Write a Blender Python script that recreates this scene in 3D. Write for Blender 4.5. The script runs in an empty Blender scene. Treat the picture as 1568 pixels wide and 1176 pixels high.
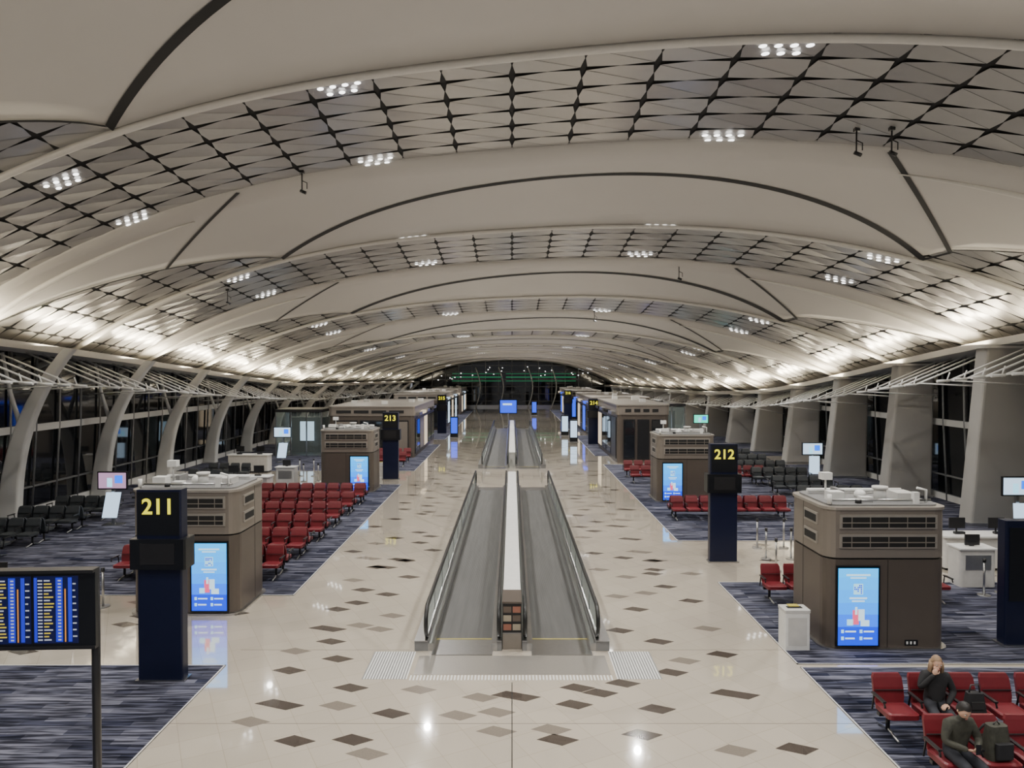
import bpy, math, random
from mathutils import Vector, Matrix
random.seed(7)
S=bpy.context.scene
COL=S.collection

# ---------------------------------------------------------------- materials
MATS={}
def mat(name,col,rough=.5,metal=0,emis=None,estr=0,var=.12,scale=6,bump=0,coat=0,spec=None):
    if name in MATS: return MATS[name]
    m=bpy.data.materials.new(name); m.use_nodes=True
    nt=m.node_tree; b=nt.nodes['Principled BSDF']
    b.inputs['Roughness'].default_value=rough; b.inputs['Metallic'].default_value=metal
    b.inputs['Base Color'].default_value=(*col,1)
    if coat: b.inputs['Coat Weight'].default_value=coat
    if spec is not None: b.inputs['Specular IOR Level'].default_value=spec
    if emis:
        b.inputs['Emission Color'].default_value=(*emis,1); b.inputs['Emission Strength'].default_value=estr
    elif var>0:
        tc=nt.nodes.new('ShaderNodeTexCoord'); n=nt.nodes.new('ShaderNodeTexNoise')
        n.inputs['Scale'].default_value=scale; n.inputs['Detail'].default_value=4
        r=nt.nodes.new('ShaderNodeMix'); r.data_type='RGBA'
        r.inputs[6].default_value=(*[c*(1-var) for c in col],1); r.inputs[7].default_value=(*[min(1,c*(1+var)) for c in col],1)
        nt.links.new(tc.outputs['Object'],n.inputs['Vector']); nt.links.new(n.outputs['Fac'],r.inputs[0])
        nt.links.new(r.outputs[2],b.inputs['Base Color'])
        if bump:
            bp=nt.nodes.new('ShaderNodeBump'); bp.inputs['Strength'].default_value=bump
            nt.links.new(n.outputs['Fac'],bp.inputs['Height']); nt.links.new(bp.outputs[0],b.inputs['Normal'])
    MATS[name]=m; return m
def emi(name,col,s): return mat(name,(0,0,0),.4,0,col,s)

M_panelA=mat('ceiling_panel_a',(.42,.41,.395),.28,.4,var=.05,scale=.6)
M_panelB=mat('ceiling_panel_b',(.39,.38,.368),.25,.4,var=.05,scale=.6)
M_panelC=mat('ceiling_panel_c',(.45,.44,.42),.32,.4,var=.05,scale=.6)
M_smooth=mat('ceiling_plaster',(.52,.50,.47),.55,0,var=.04,scale=.4)
M_rib=mat('rib_paint',(.64,.62,.58),.4,0,var=.05)
M_black=mat('black_gap',(.006,.006,.006),.7)
M_dark=mat('dark_metal',(.02,.02,.022),.35,.3)
M_white=mat('white_paint',(.72,.72,.7),.4)
M_offw=mat('offwhite_panel',(.55,.54,.52),.4)
M_grey=mat('grey_paint',(.2,.2,.2),.5)
M_mull=mat('mullion_paint',(.15,.155,.16),.45)
M_colm=mat('column_paint',(.62,.62,.60),.45,var=.06,scale=1)
M_conc=mat('column_cladding',(.34,.33,.31),.5,var=.08,scale=.8)
M_steel=mat('brushed_steel',(.5,.5,.5),.28,1,var=.08,scale=12)
M_taupe=mat('kiosk_taupe',(.24,.21,.18),.38,.35,var=.06,scale=2)
M_brown=mat('kiosk_brown',(.115,.095,.08),.38,.35,var=.08,scale=2)
M_frame=mat('vent_frame',(.36,.33,.29),.35,.4)
M_navy=mat('navy_pylon',(.005,.008,.03),.35,.2,var=.1)
M_pblack=mat('pylon_black',(.005,.006,.008),.3)
M_red=mat('red_leather',(.14,.012,.018),.42,var=.18,scale=9,bump=.05)
M_blk=mat('black_leather',(.035,.04,.045),.45,var=.15,scale=9)
M_rubber=mat('black_rubber',(.012,.012,.012),.35)
M_yel=emi('yellow_digits',(1,.9,.02),1.4)
M_down=emi('downlight_lens',(1,.98,.95),5)
M_shopglow=emi('shop_glow',(1,.8,.55),1.0)
M_whiteglow=emi('white_glow',(.6,.8,1),1.5)
M_blueglow=emi('blue_glow',(.02,.09,1),1.6)
M_green=emi('green_glow',(.05,.6,.25),.35)
M_teal=emi('teal_glow',(.05,.9,.6),1.6)
M_purp=emi('tv_pink',(.75,.45,.7),.9)
AD=[emi('ad_%d'%i,c,2.6) for i,c in enumerate([(.004,.36,.85),(.003,.32,.85),(.002,.28,.85),(.001,.22,.85),(.001,.12,.8),(.0,.03,.6)])]
M_adw=emi('ad_white',(.6,.85,1),1.6); M_adp=emi('ad_pink',(1,.12,.25),1.4); M_adl=emi('ad_light',(.35,.75,.95),1.8)
M_skin=mat('skin',(.62,.38,.27),.5,var=.05,scale=20)
M_lip=mat('lips',(.4,.12,.1),.5)
M_hairl=mat('fair_hair',(.26,.17,.10),.6,var=.3,scale=40,bump=.3)
M_hairk=mat('black_hair',(.012,.01,.009),.5,var=.3,scale=40,bump=.3)
M_jblk=mat('black_coat',(.014,.014,.016),.8,var=.3,scale=14,bump=.5)
M_jcam=mat('olive_jacket',(.04,.04,.03),.8,var=.8,scale=12,bump=.5)
M_trs=mat('dark_trousers',(.02,.022,.03),.8,var=.2,bump=.3)
M_shoe=mat('shoe',(.03,.03,.03),.5)
M_eyew=mat('eye_white',(.8,.8,.78),.3)

def glassmat(name,col,rough):
    m=bpy.data.materials.new(name); m.use_nodes=True; nt=m.node_tree
    b=nt.nodes['Principled BSDF']
    n=nt.nodes.new('ShaderNodeTexNoise'); n.inputs['Scale'].default_value=.35; tc=nt.nodes.new('ShaderNodeTexCoord')
    rp=nt.nodes.new('ShaderNodeValToRGB'); rp.color_ramp.elements[0].position=.45; rp.color_ramp.elements[0].color=(*col,1); rp.color_ramp.elements[1].position=.75; rp.color_ramp.elements[1].color=(.015,.018,.02,1)
    nt.links.new(tc.outputs['Object'],n.inputs['Vector']); nt.links.new(n.outputs['Fac'],rp.inputs[0]); nt.links.new(rp.outputs[0],b.inputs['Base Color'])
    b.inputs['Roughness'].default_value=rough
    b.inputs['Specular IOR Level'].default_value=.9
    return m
M_night=glassmat('night_glass',(.004,.005,.007),.05)
def balglass():
    m=bpy.data.materials.new('balustrade_glass'); m.use_nodes=True; nt=m.node_tree
    out=nt.nodes['Material Output']; b=nt.nodes['Principled BSDF']
    b.inputs['Base Color'].default_value=(.35,.42,.4,1); b.inputs['Roughness'].default_value=.08
    t=nt.nodes.new('ShaderNodeBsdfTransparent'); t.inputs[0].default_value=(.85,.92,.9,1)
    mx=nt.nodes.new('ShaderNodeMixShader'); mx.inputs[0].default_value=.28
    nt.links.new(t.outputs[0],mx.inputs[1]); nt.links.new(b.outputs[0],mx.inputs[2]); nt.links.new(mx.outputs[0],out.inputs[0])
    return m
M_glass=balglass()

def floor_mat():
    m=bpy.data.materials.new('cream_terrazzo'); m.use_nodes=True; nt=m.node_tree; b=nt.nodes['Principled BSDF']
    tc=nt.nodes.new('ShaderNodeTexCoord')
    n=nt.nodes.new('ShaderNodeTexNoise'); n.inputs['Scale'].default_value=90; n.inputs['Detail'].default_value=3
    n2=nt.nodes.new('ShaderNodeTexNoise'); n2.inputs['Scale'].default_value=.5
    mx=nt.nodes.new('ShaderNodeMix'); mx.data_type='RGBA'
    mx.inputs[6].default_value=(.47,.415,.335,1); mx.inputs[7].default_value=(.60,.54,.45,1)
    nt.links.new(tc.outputs['Object'],n.inputs['Vector']); nt.links.new(tc.outputs['Object'],n2.inputs['Vector'])
    ad=nt.nodes.new('ShaderNodeMath'); ad.operation='ADD'; hf=nt.nodes.new('ShaderNodeMath'); hf.operation='MULTIPLY'; hf.inputs[1].default_value=.5
    nt.links.new(n.outputs['Fac'],ad.inputs[0]); nt.links.new(n2.outputs['Fac'],ad.inputs[1]); nt.links.new(ad.outputs[0],hf.inputs[0])
    nt.links.new(hf.outputs[0],mx.inputs[0])
    mp=nt.nodes.new('ShaderNodeMapping'); mp.inputs['Rotation'].default_value=(0,0,math.radians(-28))
    br=nt.nodes.new('ShaderNodeTexBrick'); br.offset=0; br.inputs['Scale'].default_value=1
    br.inputs['Color1'].default_value=(1,1,1,1); br.inputs['Color2'].default_value=(.93,.93,.93,1); br.inputs['Mortar'].default_value=(.72,.7,.66,1)
    br.inputs['Mortar Size'].default_value=.004; br.inputs['Brick Width'].default_value=.6; br.inputs['Row Height'].default_value=.6
    nt.links.new(tc.outputs['Object'],mp.inputs[0]); nt.links.new(mp.outputs[0],br.inputs['Vector'])
    ml=nt.nodes.new('ShaderNodeMix'); ml.data_type='RGBA'; ml.blend_type='MULTIPLY'; ml.inputs[0].default_value=1
    nt.links.new(mx.outputs[2],ml.inputs[6]); nt.links.new(br.outputs['Color'],ml.inputs[7])
    nt.links.new(ml.outputs[2],b.inputs['Base Color'])
    b.inputs['Roughness'].default_value=.09; b.inputs['Specular IOR Level'].default_value=.8; b.inputs['Coat Weight'].default_value=1; b.inputs['Coat Roughness'].default_value=.03; b.inputs['Coat IOR'].default_value=2.0
    return m
M_floor=floor_mat()
M_inA=mat('inlay_dark',(.07,.056,.047),.12,var=.2,scale=30,coat=.6)
M_inB=mat('inlay_mid',(.21,.18,.15),.12,var=.15,scale=30,coat=.6)
def carpet_mat():
    m=bpy.data.materials.new('striped_carpet'); m.use_nodes=True; nt=m.node_tree; b=nt.nodes['Principled BSDF']
    tc=nt.nodes.new('ShaderNodeTexCoord')
    def brick(w,h,c1,c2,off):
        br=nt.nodes.new('ShaderNodeTexBrick'); br.inputs['Scale'].default_value=1; br.offset=.37; br.offset_frequency=2
        br.inputs['Brick Width'].default_value=w; br.inputs['Row Height'].default_value=h; br.inputs['Mortar Size'].default_value=0
        br.inputs['Color1'].default_value=c1; br.inputs['Color2'].default_value=c2
        mp=nt.nodes.new('ShaderNodeMapping'); mp.inputs['Location'].default_value=(off,off*.3,0)
        nt.links.new(tc.outputs['Object'],mp.inputs[0]); nt.links.new(mp.outputs[0],br.inputs['Vector']); return br
    a=brick(.95,.15,(.003,.005,.018,1),(.175,.18,.22,1),40.3)
    c=brick(1.9,.30,(.005,.009,.03,1),(.10,.105,.14,1),71.7)
    n=nt.nodes.new('ShaderNodeTexNoise'); n.inputs['Scale'].default_value=1
    mp=nt.nodes.new('ShaderNodeMapping'); mp.inputs['Scale'].default_value=(1.2,18,1)
    nt.links.new(tc.outputs['Object'],mp.inputs[0]); nt.links.new(mp.outputs[0],n.inputs['Vector'])
    mx=nt.nodes.new('ShaderNodeMix'); mx.data_type='RGBA'; mx.inputs[0].default_value=.4
    nt.links.new(a.outputs['Color'],mx.inputs[6]); nt.links.new(c.outputs['Color'],mx.inputs[7])
    rp=nt.nodes.new('ShaderNodeValToRGB'); rp.color_ramp.elements[0].position=.42; rp.color_ramp.elements[0].color=(.25,.25,.28,1)
    rp.color_ramp.elements[1].position=.60; rp.color_ramp.elements[1].color=(1.5,1.48,1.5,1)
    nt.links.new(n.outputs['Fac'],rp.inputs[0])
    ml=nt.nodes.new('ShaderNodeMix'); ml.data_type='RGBA'; ml.blend_type='MULTIPLY'; ml.inputs[0].default_value=1
    nt.links.new(mx.outputs[2],ml.inputs[6]); nt.links.new(rp.outputs[0],ml.inputs[7])
    nt.links.new(ml.outputs[2],b.inputs['Base Color']); b.inputs['Roughness'].default_value=.95; b.inputs['Specular IOR Level'].default_value=.1
    return m
M_carpet=carpet_mat()
def ribbed():
    m=bpy.data.materials.new('pallet_ribs'); m.use_nodes=True; nt=m.node_tree; b=nt.nodes['Principled BSDF']
    tc=nt.nodes.new('ShaderNodeTexCoord'); w=nt.nodes.new('ShaderNodeTexWave'); w.bands_direction='X'; w.inputs['Scale'].default_value=12
    nt.links.new(tc.outputs['Object'],w.inputs['Vector'])
    n=nt.nodes.new('ShaderNodeTexNoise'); n.inputs['Scale'].default_value=3; mp=nt.nodes.new('ShaderNodeMapping'); mp.inputs['Scale'].default_value=(3,.15,1)
    nt.links.new(tc.outputs['Object'],mp.inputs[0]); nt.links.new(mp.outputs[0],n.inputs['Vector'])
    mu=nt.nodes.new('ShaderNodeMath'); mu.operation='MULTIPLY'; nt.links.new(w.outputs['Fac'],mu.inputs[0]); nt.links.new(n.outputs['Fac'],mu.inputs[1])
    rp=nt.nodes.new('ShaderNodeValToRGB'); rp.color_ramp.elements[0].color=(.06,.06,.058,1); rp.color_ramp.elements[1].color=(.22,.22,.215,1)
    nt.links.new(mu.outputs[0],rp.inputs[0]); nt.links.new(rp.outputs[0],b.inputs['Base Color'])
    b.inputs['Roughness'].default_value=.5; b.inputs['Metallic'].default_value=.2
    return m
M_pallet=ribbed()

# ---------------------------------------------------------------- mesh builder
class B:
    def __init__(s): s.v=[];s.f=[];s.m=[];s.mi=[];s.sm=[]
    def mid(s,m):
        if m not in s.m: s.m.append(m)
        return s.m.index(m)
    def face(s,pts,m,sm=False):
        k=len(s.v); s.v+= [tuple(p) for p in pts]; s.f.append(tuple(range(k,k+len(pts)))); s.mi.append(s.mid(m)); s.sm.append(sm)
    def box(s,x0,x1,y0,y1,z0,z1,m):
        k=len(s.v)
        s.v+=[(x,y,z) for z in(z0,z1) for y in(y0,y1) for x in(x0,x1)]
        i=s.mid(m)
        for f in((0,2,3,1),(4,5,7,6),(0,1,5,4),(2,6,7,3),(0,4,6,2),(1,3,7,5)):
            s.f.append(tuple(k+a for a in f)); s.mi.append(i); s.sm.append(False)
    def prism(s,poly,z0,z1,m,sm=False,top=None):
        n=len(poly);k=len(s.v)
        s.v+=[(x,y,z0) for x,y in poly]+[(x,y,z1) for x,y in (top or poly)]
        i=s.mid(m)
        for a in range(n):
            b=(a+1)%n; s.f.append((k+a,k+b,k+n+b,k+n+a)); s.mi.append(i); s.sm.append(False)
        s.f.append(tuple(k+a for a in range(n-1,-1,-1))); s.f.append(tuple(k+n+a for a in range(n))); s.mi+=[i,i]; s.sm+=[False,False]
    def tube(s,pts,r,m,n=8,cap=True):
        pts=[Vector(p) for p in pts]; rs=r if isinstance(r,(list,tuple)) else [r]*len(pts)
        k=len(s.v); i=s.mid(m); L=len(pts); up=None
        for a,p in enumerate(pts):
            t=(pts[min(a+1,L-1)]-pts[max(a-1,0)]).normalized()
            if up is None: up=Vector((0,0,1)) if abs(t.z)<.9 else Vector((1,0,0))
            x=t.cross(up); 
            if x.length<1e-4: x=t.orthogonal()
            x.normalize(); y=x.cross(t).normalized(); up=y
            for j in range(n):
                q=p+(x*math.cos(2*math.pi*j/n)+y*math.sin(2*math.pi*j/n))*rs[a]; s.v.append(tuple(q))
        for a in range(L-1):
            for j in range(n):
                b=(j+1)%n; s.f.append((k+a*n+j,k+a*n+b,k+(a+1)*n+b,k+(a+1)*n+j)); s.mi.append(i); s.sm.append(True)
        if cap:
            s.f.append(tuple(k+j for j in range(n-1,-1,-1))); s.f.append(tuple(k+(L-1)*n+j for j in range(n))); s.mi+=[i,i]; s.sm+=[False,False]
    def grid(s,fn,nu,nv,m,sm=True):
        k=len(s.v);i=s.mid(m)
        for a in range(nu+1):
            for b in range(nv+1): s.v.append(tuple(fn(a/nu,b/nv)))
        for a in range(nu):
            for b in range(nv):
                q=k+a*(nv+1)+b; s.f.append((q,q+1,q+nv+2,q+nv+1)); s.mi.append(i); s.sm.append(sm)
    def ell(s,c,r,m,nu=16,nv=12,fn=None):
        def g(a,b):
            th=2*math.pi*a; ph=math.pi*b
            p=Vector((math.cos(th)*math.sin(ph),math.sin(th)*math.sin(ph),math.cos(ph)))
            if fn: p=fn(p)
            return (c[0]+p[0]*r[0],c[1]+p[1]*r[1],c[2]+p[2]*r[2])
        s.grid(g,nu,nv,m)
    def mesh(s,name):
        me=bpy.data.meshes.new(name); me.from_pydata(s.v,[],s.f)
        for m in s.m: me.materials.append(m)
        me.polygons.foreach_set('material_index',s.mi); me.polygons.foreach_set('use_smooth',s.sm); me.update(); return me
    def obj(s,name,loc=(0,0,0),rz=0,parent=None):
        o=bpy.data.objects.new(name,s.mesh(name)); COL.objects.link(o); o.location=loc; o.rotation_euler[2]=rz
        if parent: o.parent=parent
        return o
def inst(me,name,loc,rz=0):
    o=bpy.data.objects.new(name,me); COL.objects.link(o); o.location=loc; o.rotation_euler[2]=rz; return o
def rrect(x0,x1,y0,y1,r,n=5):
    out=[]
    for cx,cy,a0 in((x1-r,y1-r,0),(x0+r,y1-r,90),(x0+r,y0+r,180),(x1-r,y0+r,270)):
        for i in range(n+1):
            a=math.radians(a0+90*i/n); out.append((cx+r*math.cos(a),cy+r*math.sin(a)))
    return out
def interp(kn,x):
    if x<=kn[0][0]: return kn[0][1]
    for (a,b),(c,d) in zip(kn,kn[1:]):
        if x<=c: return b+(d-b)*(x-a)/(c-a)
    return kn[-1][1]
def smooth_interp(kn,x): return (interp(kn,x-3)+interp(kn,x-1.5)+interp(kn,x)+interp(kn,x+1.5)+interp(kn,x+3))/5

# ---------------------------------------------------------------- roof shape
SK=.2
AP=[(-12,13.9),(5,13.5),(15,12.9),(20.5,12.35),(28,11.7),(40,10.4),(53,9.2),(66,8.6),(90,8.1),(126,7.7)]
EL=[(-12,8.6),(15,8.1),(29,7.4),(36,6.95),(44,6.4),(51,5.9),(64,5.2),(126,4.6)]
ER=[(-12,9.1),(15,8.5),(27,7.7),(33,7.1),(39,6.4),(47,5.5),(54,4.9),(70,4.3),(126,4.0)]
YF=118.
def Wf(Y): return 19.5 if Y<60 else 19.5-4*min(1,(Y-60)/64)
def ze(side,Y): return smooth_interp(EL if side<0 else ER,Y)
def roofZ(t,Y):
    za=smooth_interp(AP,Y); e=ze(-1 if t<0 else 1,Y)
    return za-(za-e)*abs(t)**2.5
def P(u,v,dz=0):
    Y=v-SK*u; return (u*Wf(Y)/19.5,Y,roofZ(u/19.5,Y)+dz)
PER=12.75; V0=20.5; SW=7.5
def lowb(u):   # width of the smooth band at u
    if u<-9.6: return SW-(SW-1.6)*min(1,(-9.6-u)/9.9)**.7
    if u>14.4: return SW-1.2-(SW-3.0)*min(1,(u-14.4)/5.1)**.8
    return SW
ceil=B()
ceil.grid(lambda a,b:(lambda X,Y:(X,Y,roofZ(X/Wf(Y),Y)+.04))((a*2-1)*Wf(-10+b*(YF+10))*1.045,-10+b*(YF+10)),70,150,M_black)
TW=1.6; TL=.875
lights=[]
v_start=V0-PER*3
for r in range(0,int((YF+40)/TL)):
    v=v_start+r*TL; ph=(v+TL/2-V0)%PER
    for c in range(-13,13):
        uc=(c+.5)*TW
        cy=v+TL/2-SK*uc
        if cy<-9 or cy>YF-.5: continue
        u0,u1=c*TW,(c+1)*TW
        u0=max(u0,-20.2);u1=min(u1,20.2)
        if 0.5<ph<min(lowb(u0),lowb(u1))-.6: continue
        if abs(uc)>20: continue
        row=int(round((ph-SW-TL/2)/TL)) if ph>SW else -1
        lit=c in(-8,-3,3,8) and row in((1,5) if c in(-8,8) else (0,5))
        rnd=random.random(); m=M_panelA if rnd<.5 else (M_panelB if rnd<.75 else M_panelC)
        um=(u0+u1)/2; vm=v+TL/2; g=.006; cc=.075; cv=.075
        ring=[(u0+cc,v+cv),(um,v+g),(u1-cc,v+cv),(u1-g*1.6,vm),(u1-cc,v+TL-cv),(um,v+TL-g),(u0+cc,v+TL-cv),(u0+g*1.6,vm)]
        if c<0: ring=[(2*um-a,b) for a,b in ring][::-1]; ring=ring[-3:]+ring[:-3]
        pts=[P(a,b) for a,b in ring]; e=random.uniform(.02,.04)
        a0=P(*ring[0],-e*.3); a4=P(*ring[4],-e*.3)
        ceil.face([a0,pts[1],pts[2],pts[3],a4],m); ceil.face([a4,pts[5],pts[6],pts[7],a0],m)
        d=Vector(a4)-Vector(a0); nrm=Vector((0,0,1)).cross(d).normalized()*.006; dz=Vector((0,0,-.004))
        ceil.face([Vector(a0)-nrm+dz,Vector(a4)-nrm+dz,Vector(a4)+nrm+dz,Vector(a0)+nrm+dz],M_dark)
        if lit:
            lights.append(P(um,vm,-.15)+(row,))
            for (du,dv) in((-.45,-.17),(-.15,-.17),(.15,-.17),(.45,-.17),(-.30,.14),(0,.14),(.30,.14)):
                p=[P(um+du+.08*math.cos(a),vm+dv+.08*math.sin(a),-.06) for a in [2*math.pi*k/10 for k in range(10)]]
                ceil.face(p,M_down)
bands=[V0+PER*k for k in range(-2,9)]
for bi,v0 in enumerate(bands):
    nu=80; rows=6; wk=1 if bi<3 else 1.5
    def fn(a,b,v0=v0):
        u=-20.2+40.4*a; w=lowb(u)
        bb=b*(rows+2)-1
        if bb<0: return P(u,v0,.04)
        if bb>rows: return P(u,v0+w,.04)
        return P(u,v0+w*bb/rows,-.09)
    if v0>YF+1: continue
    ceil.grid(fn,nu,rows+2,M_smooth)
    def arc(a,b,v0=v0):
        u=-9.6+24*a; w=(.13+.13*abs(2*a-1)**.7)*wk
        x=(u-2.4)/12.0
        return P(u,v0+2.2+(SW-2.2-.1)*abs(x)**2.1+(b-.5)*w*1.3,-.11)
    ceil.grid(arc,60,1,M_black)
    def seg(p,q,w):
        d=(q[0]-p[0],q[1]-p[1]); l=math.hypot(*d); nx,ny=-d[1]/l,d[0]/l
        ceil.grid(lambda a,b:P(p[0]+d[0]*a+nx*w*(b-.5),v0+p[1]+d[1]*a+ny*w*(b-.5),-.115),12,1,M_black)
    seg((-8.5,0),(-13.4,lowb(-13.4)),.13); seg((9.8,0),(14.6,SW-1.3),.14)
    seg((14.4,SW),(14.6,SW-1.3),.12)
    ceil.grid(lambda a,b:P(-9.6-10.4*a,v0+lowb(-9.7-10.3*a)-.05+.12*b,-.115),30,1,M_black)
    ceil.grid(lambda a,b:P(14.5+5.6*a,v0+lowb(14.6+5.5*a)-.05+.14*b,-.115),20,1,M_black)
ceiling=ceil.obj('ceiling')
rb=B()
for v0 in bands:
    vt=v0+SW+.12
    if vt>YF-2: continue
    rb.tube([P(-20+40*i/60,vt,-.13) for i in range(61)],.095,M_rib,8)
    for off in (0,6.375):
        for sgn in(-1,1):
            if v0+off-SK*sgn*16>YF-4: continue
            rb.tube([P(sgn*(10.6+9.5*i/16),vt+off,-.12) for i in range(17)],[.02+.11*min(1,i/8) for i in range(17)],M_rib,8)
rb.obj('trim_1')

# eaves, walls
def wallside(sg,wn,gn):
    w=B(); g=B(); e=B()
    ys=[-9+1.55*i for i in range(int((YF+9)/1.55)+1)]
    def wx(Y): return sg*(Wf(Y)+.75)
    for i_,(a,b) in enumerate(zip(ys,ys[1:])):
        za,zb=roofZ(sg,a), roofZ(sg,b)
        g.face([(wx(a),a,0),(wx(b),b,0),(wx(b),b,zb+.1),(wx(a),a,za+.1)],M_night)
        for z,t in((.15,.15),(1.15,.03),(3.6,.15),(5.4,.04)):
            if z<min(za,zb)-.3:
                x0=wx(a)-sg*.12
                w.face([(x0,a,z-t),(wx(b)-sg*.12,b,z-t),(wx(b)-sg*.12,b,z+t),(x0,a,z+t)],M_mull if t<.1 else M_colm)
                w.face([(x0,a,z+t),(wx(b)-sg*.12,b,z+t),(wx(b),b,z+t),(wx(a),a,z+t)],M_mull)
        x=wx(a)
        w.tube([(x-sg*.1,a,0),(x-sg*.1,a+.35,3.6),(x-sg*.1,a+.5,min(za,roofZ(sg,a+.5)))],.06,M_mull if i_%2 else M_grey,4)
    w.obj(wn); g.obj(gn)
    n=90
    def eb(dx,dz): return [ (sg*(Wf(Y)+dx),Y,ze(sg,Y)+dz) for Y in [-9+(YF+8.5)*i/n for i in range(n+1)] ]
    A=eb(-.65,-.62);Bq=eb(-.65,-.34);C=eb(.75,-.62);D=eb(.75,-.34)
    for P0,P1,m in((A,Bq,M_rib),(A,C,M_colm),(Bq,D,M_rib)):
        for i in range(n): e.face([P0[i],P0[i+1],P1[i+1],P1[i]],m,True)
    return e
eL=wallside(-1,'wall_left','window_1'); eR=wallside(1,'wall_right','window_2')
eL.obj('trim_2'); eR.obj('trim_3')
for sg,nm in((-1,'trim_4'),(1,'trim_5')):
    s=B()
    for kbay in range(-2,12):
        y0=27.8+6.2*kbay
        for j in range(5):
            y=y0+1.1+1.0*j
            W=Wf(y); z=ze(sg,y); L=3.2*min(1,.45+.55*(z-3.5)/3); dr=1.35*L/3.2
            top=(sg*(W+.2),y,z-.66); inn=(sg*(W-L),y,z-.75-dr)
            s.tube([top,inn],.038,M_white,6)
            s.tube([(inn[0]+sg*.1,inn[1],inn[2]+.04),(inn[0]-sg*.35,inn[1],inn[2]+.02)],.06,M_white,6)
            s.tube([inn,(inn[0]+sg*.12,inn[1],inn[2]+.35)],.025,M_white,5)
        fx=L*.96; fz=.72+dr*.97
        s.tube([(sg*(Wf(y0+.8)-fx),y0+.8,ze(sg,y0+.8)-fz),(sg*(Wf(y0+5.4)-fx),y0+5.4,ze(sg,y0+5.4)-fz)],.03,M_white,5)
        for q in(.8,5.4):
            s.tube([(sg*(Wf(y0+q)+.3),y0+q,ze(sg,y0+q)-2.2),(sg*(Wf(y0+q)-fx),y0+q,ze(sg,y0+q)-fz)],.03,M_white,5)
    s.obj(nm)

# columns
def qcol(b,prof,m):
    def f(a,c):
        i=min(len(prof)-1,int(round(a*(len(prof)-1)))); z,x0,x1,y0,y1=prof[i]
        j=int(round(c*20))%20; q=rrect(x0,x1,y0,y1,.1,4); return (*q[j],z)
    b.grid(f,len(prof)-1,20,m)
cy=[27.8+6.2*k for k in range(-5,14)]
for Y in cy:
    W=Wf(Y); b=B(); H=ze(-1,Y)-.60
    prof=[]
    for i in range(25):
        t=i/24; d=-.35+.35*t+2.1*t**2.6; hw=.42-.18*t
        prof.append((t*H,d-hw,d+hw,-.22+.06*t,.22-.06*t))
    qcol(b,prof,M_colm)
    # branch strut towards the glazing
    b.tube([(.15,0,H*.55),(-.25,0,H*.75),(-.55,0,H*.98)],[.10,.08,.06],M_colm,8)
    b.box(-.85,.15,-.35,.35,0,.06,M_steel)
    b.obj('arched_column',(-W+.15,Y,0))
    H=ze(1,Y)-.62
    b=B()
    b.prism(rrect(-1.15,1.05,-.4,.4,.12,3),0,H,M_conc,False,top=rrect(-.55,1.15,-.35,.35,.12,3))
    b.prism(rrect(-1.2,1.1,-.45,.45,.12,3),0,.12,M_steel)
    b.prism(rrect(-.75,1.15,-.42,.42,.12,3),H-.1,H,M_rib)
    b.obj('tapered_column',(W-.65,Y,0))

# far wall
fw=B(); fg=B()
n=30
W=Wf(YF)*1.04
top=[(-W+2*W*i/n,YF,roofZ((-W+2*W*i/n)/Wf(YF),YF)+.1) for i in range(n+1)]
fg.face([(-W,YF,0)]+[(W,YF,0)]+top[::-1],M_night)
fg.obj('window_3')
for i in range(1,n,2):
    x,_,z=top[i]; fw.box(x-.05,x+.05,YF-.2,YF,0,z,M_grey)
for z in(1,2.2,3.4,4.6,5.8,6.9):
    wz=W*min(1,((7.8-z)/3.3)**.45) if z>4.2 else W
    fw.box(-wz,wz,YF-.18,YF-.02,z-.04,z+.04,M_grey)
for z,h in((4.3,.09),(4.9,.15),(5.5,.07)):
    wz=W*.8
    fw.box(-wz*.75,-1.8,YF-.3,YF-.25,z,z+h,M_green); fw.box(-1,wz*.8,YF-.3,YF-.25,z,z+h,M_green)
for x in(-6,-2.2,2.6,6.5):
    fw.tube([(x+.8*math.sin(a*math.pi),YF-.9,.0+a*6.6) for a in [i/8 for i in range(9)]],.10,M_white,6)
for i in range(26):
    x=random.uniform(-W*.8,W*.8); z=random.uniform(5.6,6.9)-abs(x)*.1
    fw.box(x-.07,x+.07,YF-.4,YF-.35,z,z+.1,M_down)
fw.box(-W,W,YF-.25,YF,0,.35,M_steel)
fw.obj('wall_far')

# ---------------------------------------------------------------- floor
f=B(); f.grid(lambda a,b:(-21.5+43*a,-10+(YF+11)*b,0),8,30,M_floor,False); f.obj('floor')
XB=5.83
inl=B()
def W2(px,py): 
    D=6540/(py-568); return (px-784)/1090*D,D
near=[(425,1083,2),(515,1085,0),(597,1097,1),(380,1110,0),(448,1140,1),(538,1138,1),(440,1030,1),(535,1057,1),(590,1037,1),(515,1012,1),(500,965,1.5),(515,935,1),(580,966,0),(505,985,1),(592,912,1),(555,905,1),(600,945,0),(540,890,0),(885,1057,1),(880,1083,1),(920,1065,1),(955,1050,1),(1008,1090,1),(1128,1067,2),(1108,1005,1),(1050,1015,0),(1030,1033,1),(985,1130,1),(855,1138,1),(845,1122,0),(1130,1155,0),(1225,1152,1),(975,935,1),(990,910,0),(1060,922,1),(1020,900,1),(950,968,1),(945,915,0),(790,1070,2),(735,1072,0),(760,1095,0),(760,1125,0),(700,1100,0),(1000,880,1),(1085,965,0),(560,1160,0),(640,1060,0),(1010,985,1),(1060,880,0),(1000,860,1),(960,885,0),(545,925,1),(620,860,1),(575,870,1),(625,885,1),(550,960,0),(450,1000,0)]
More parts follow.
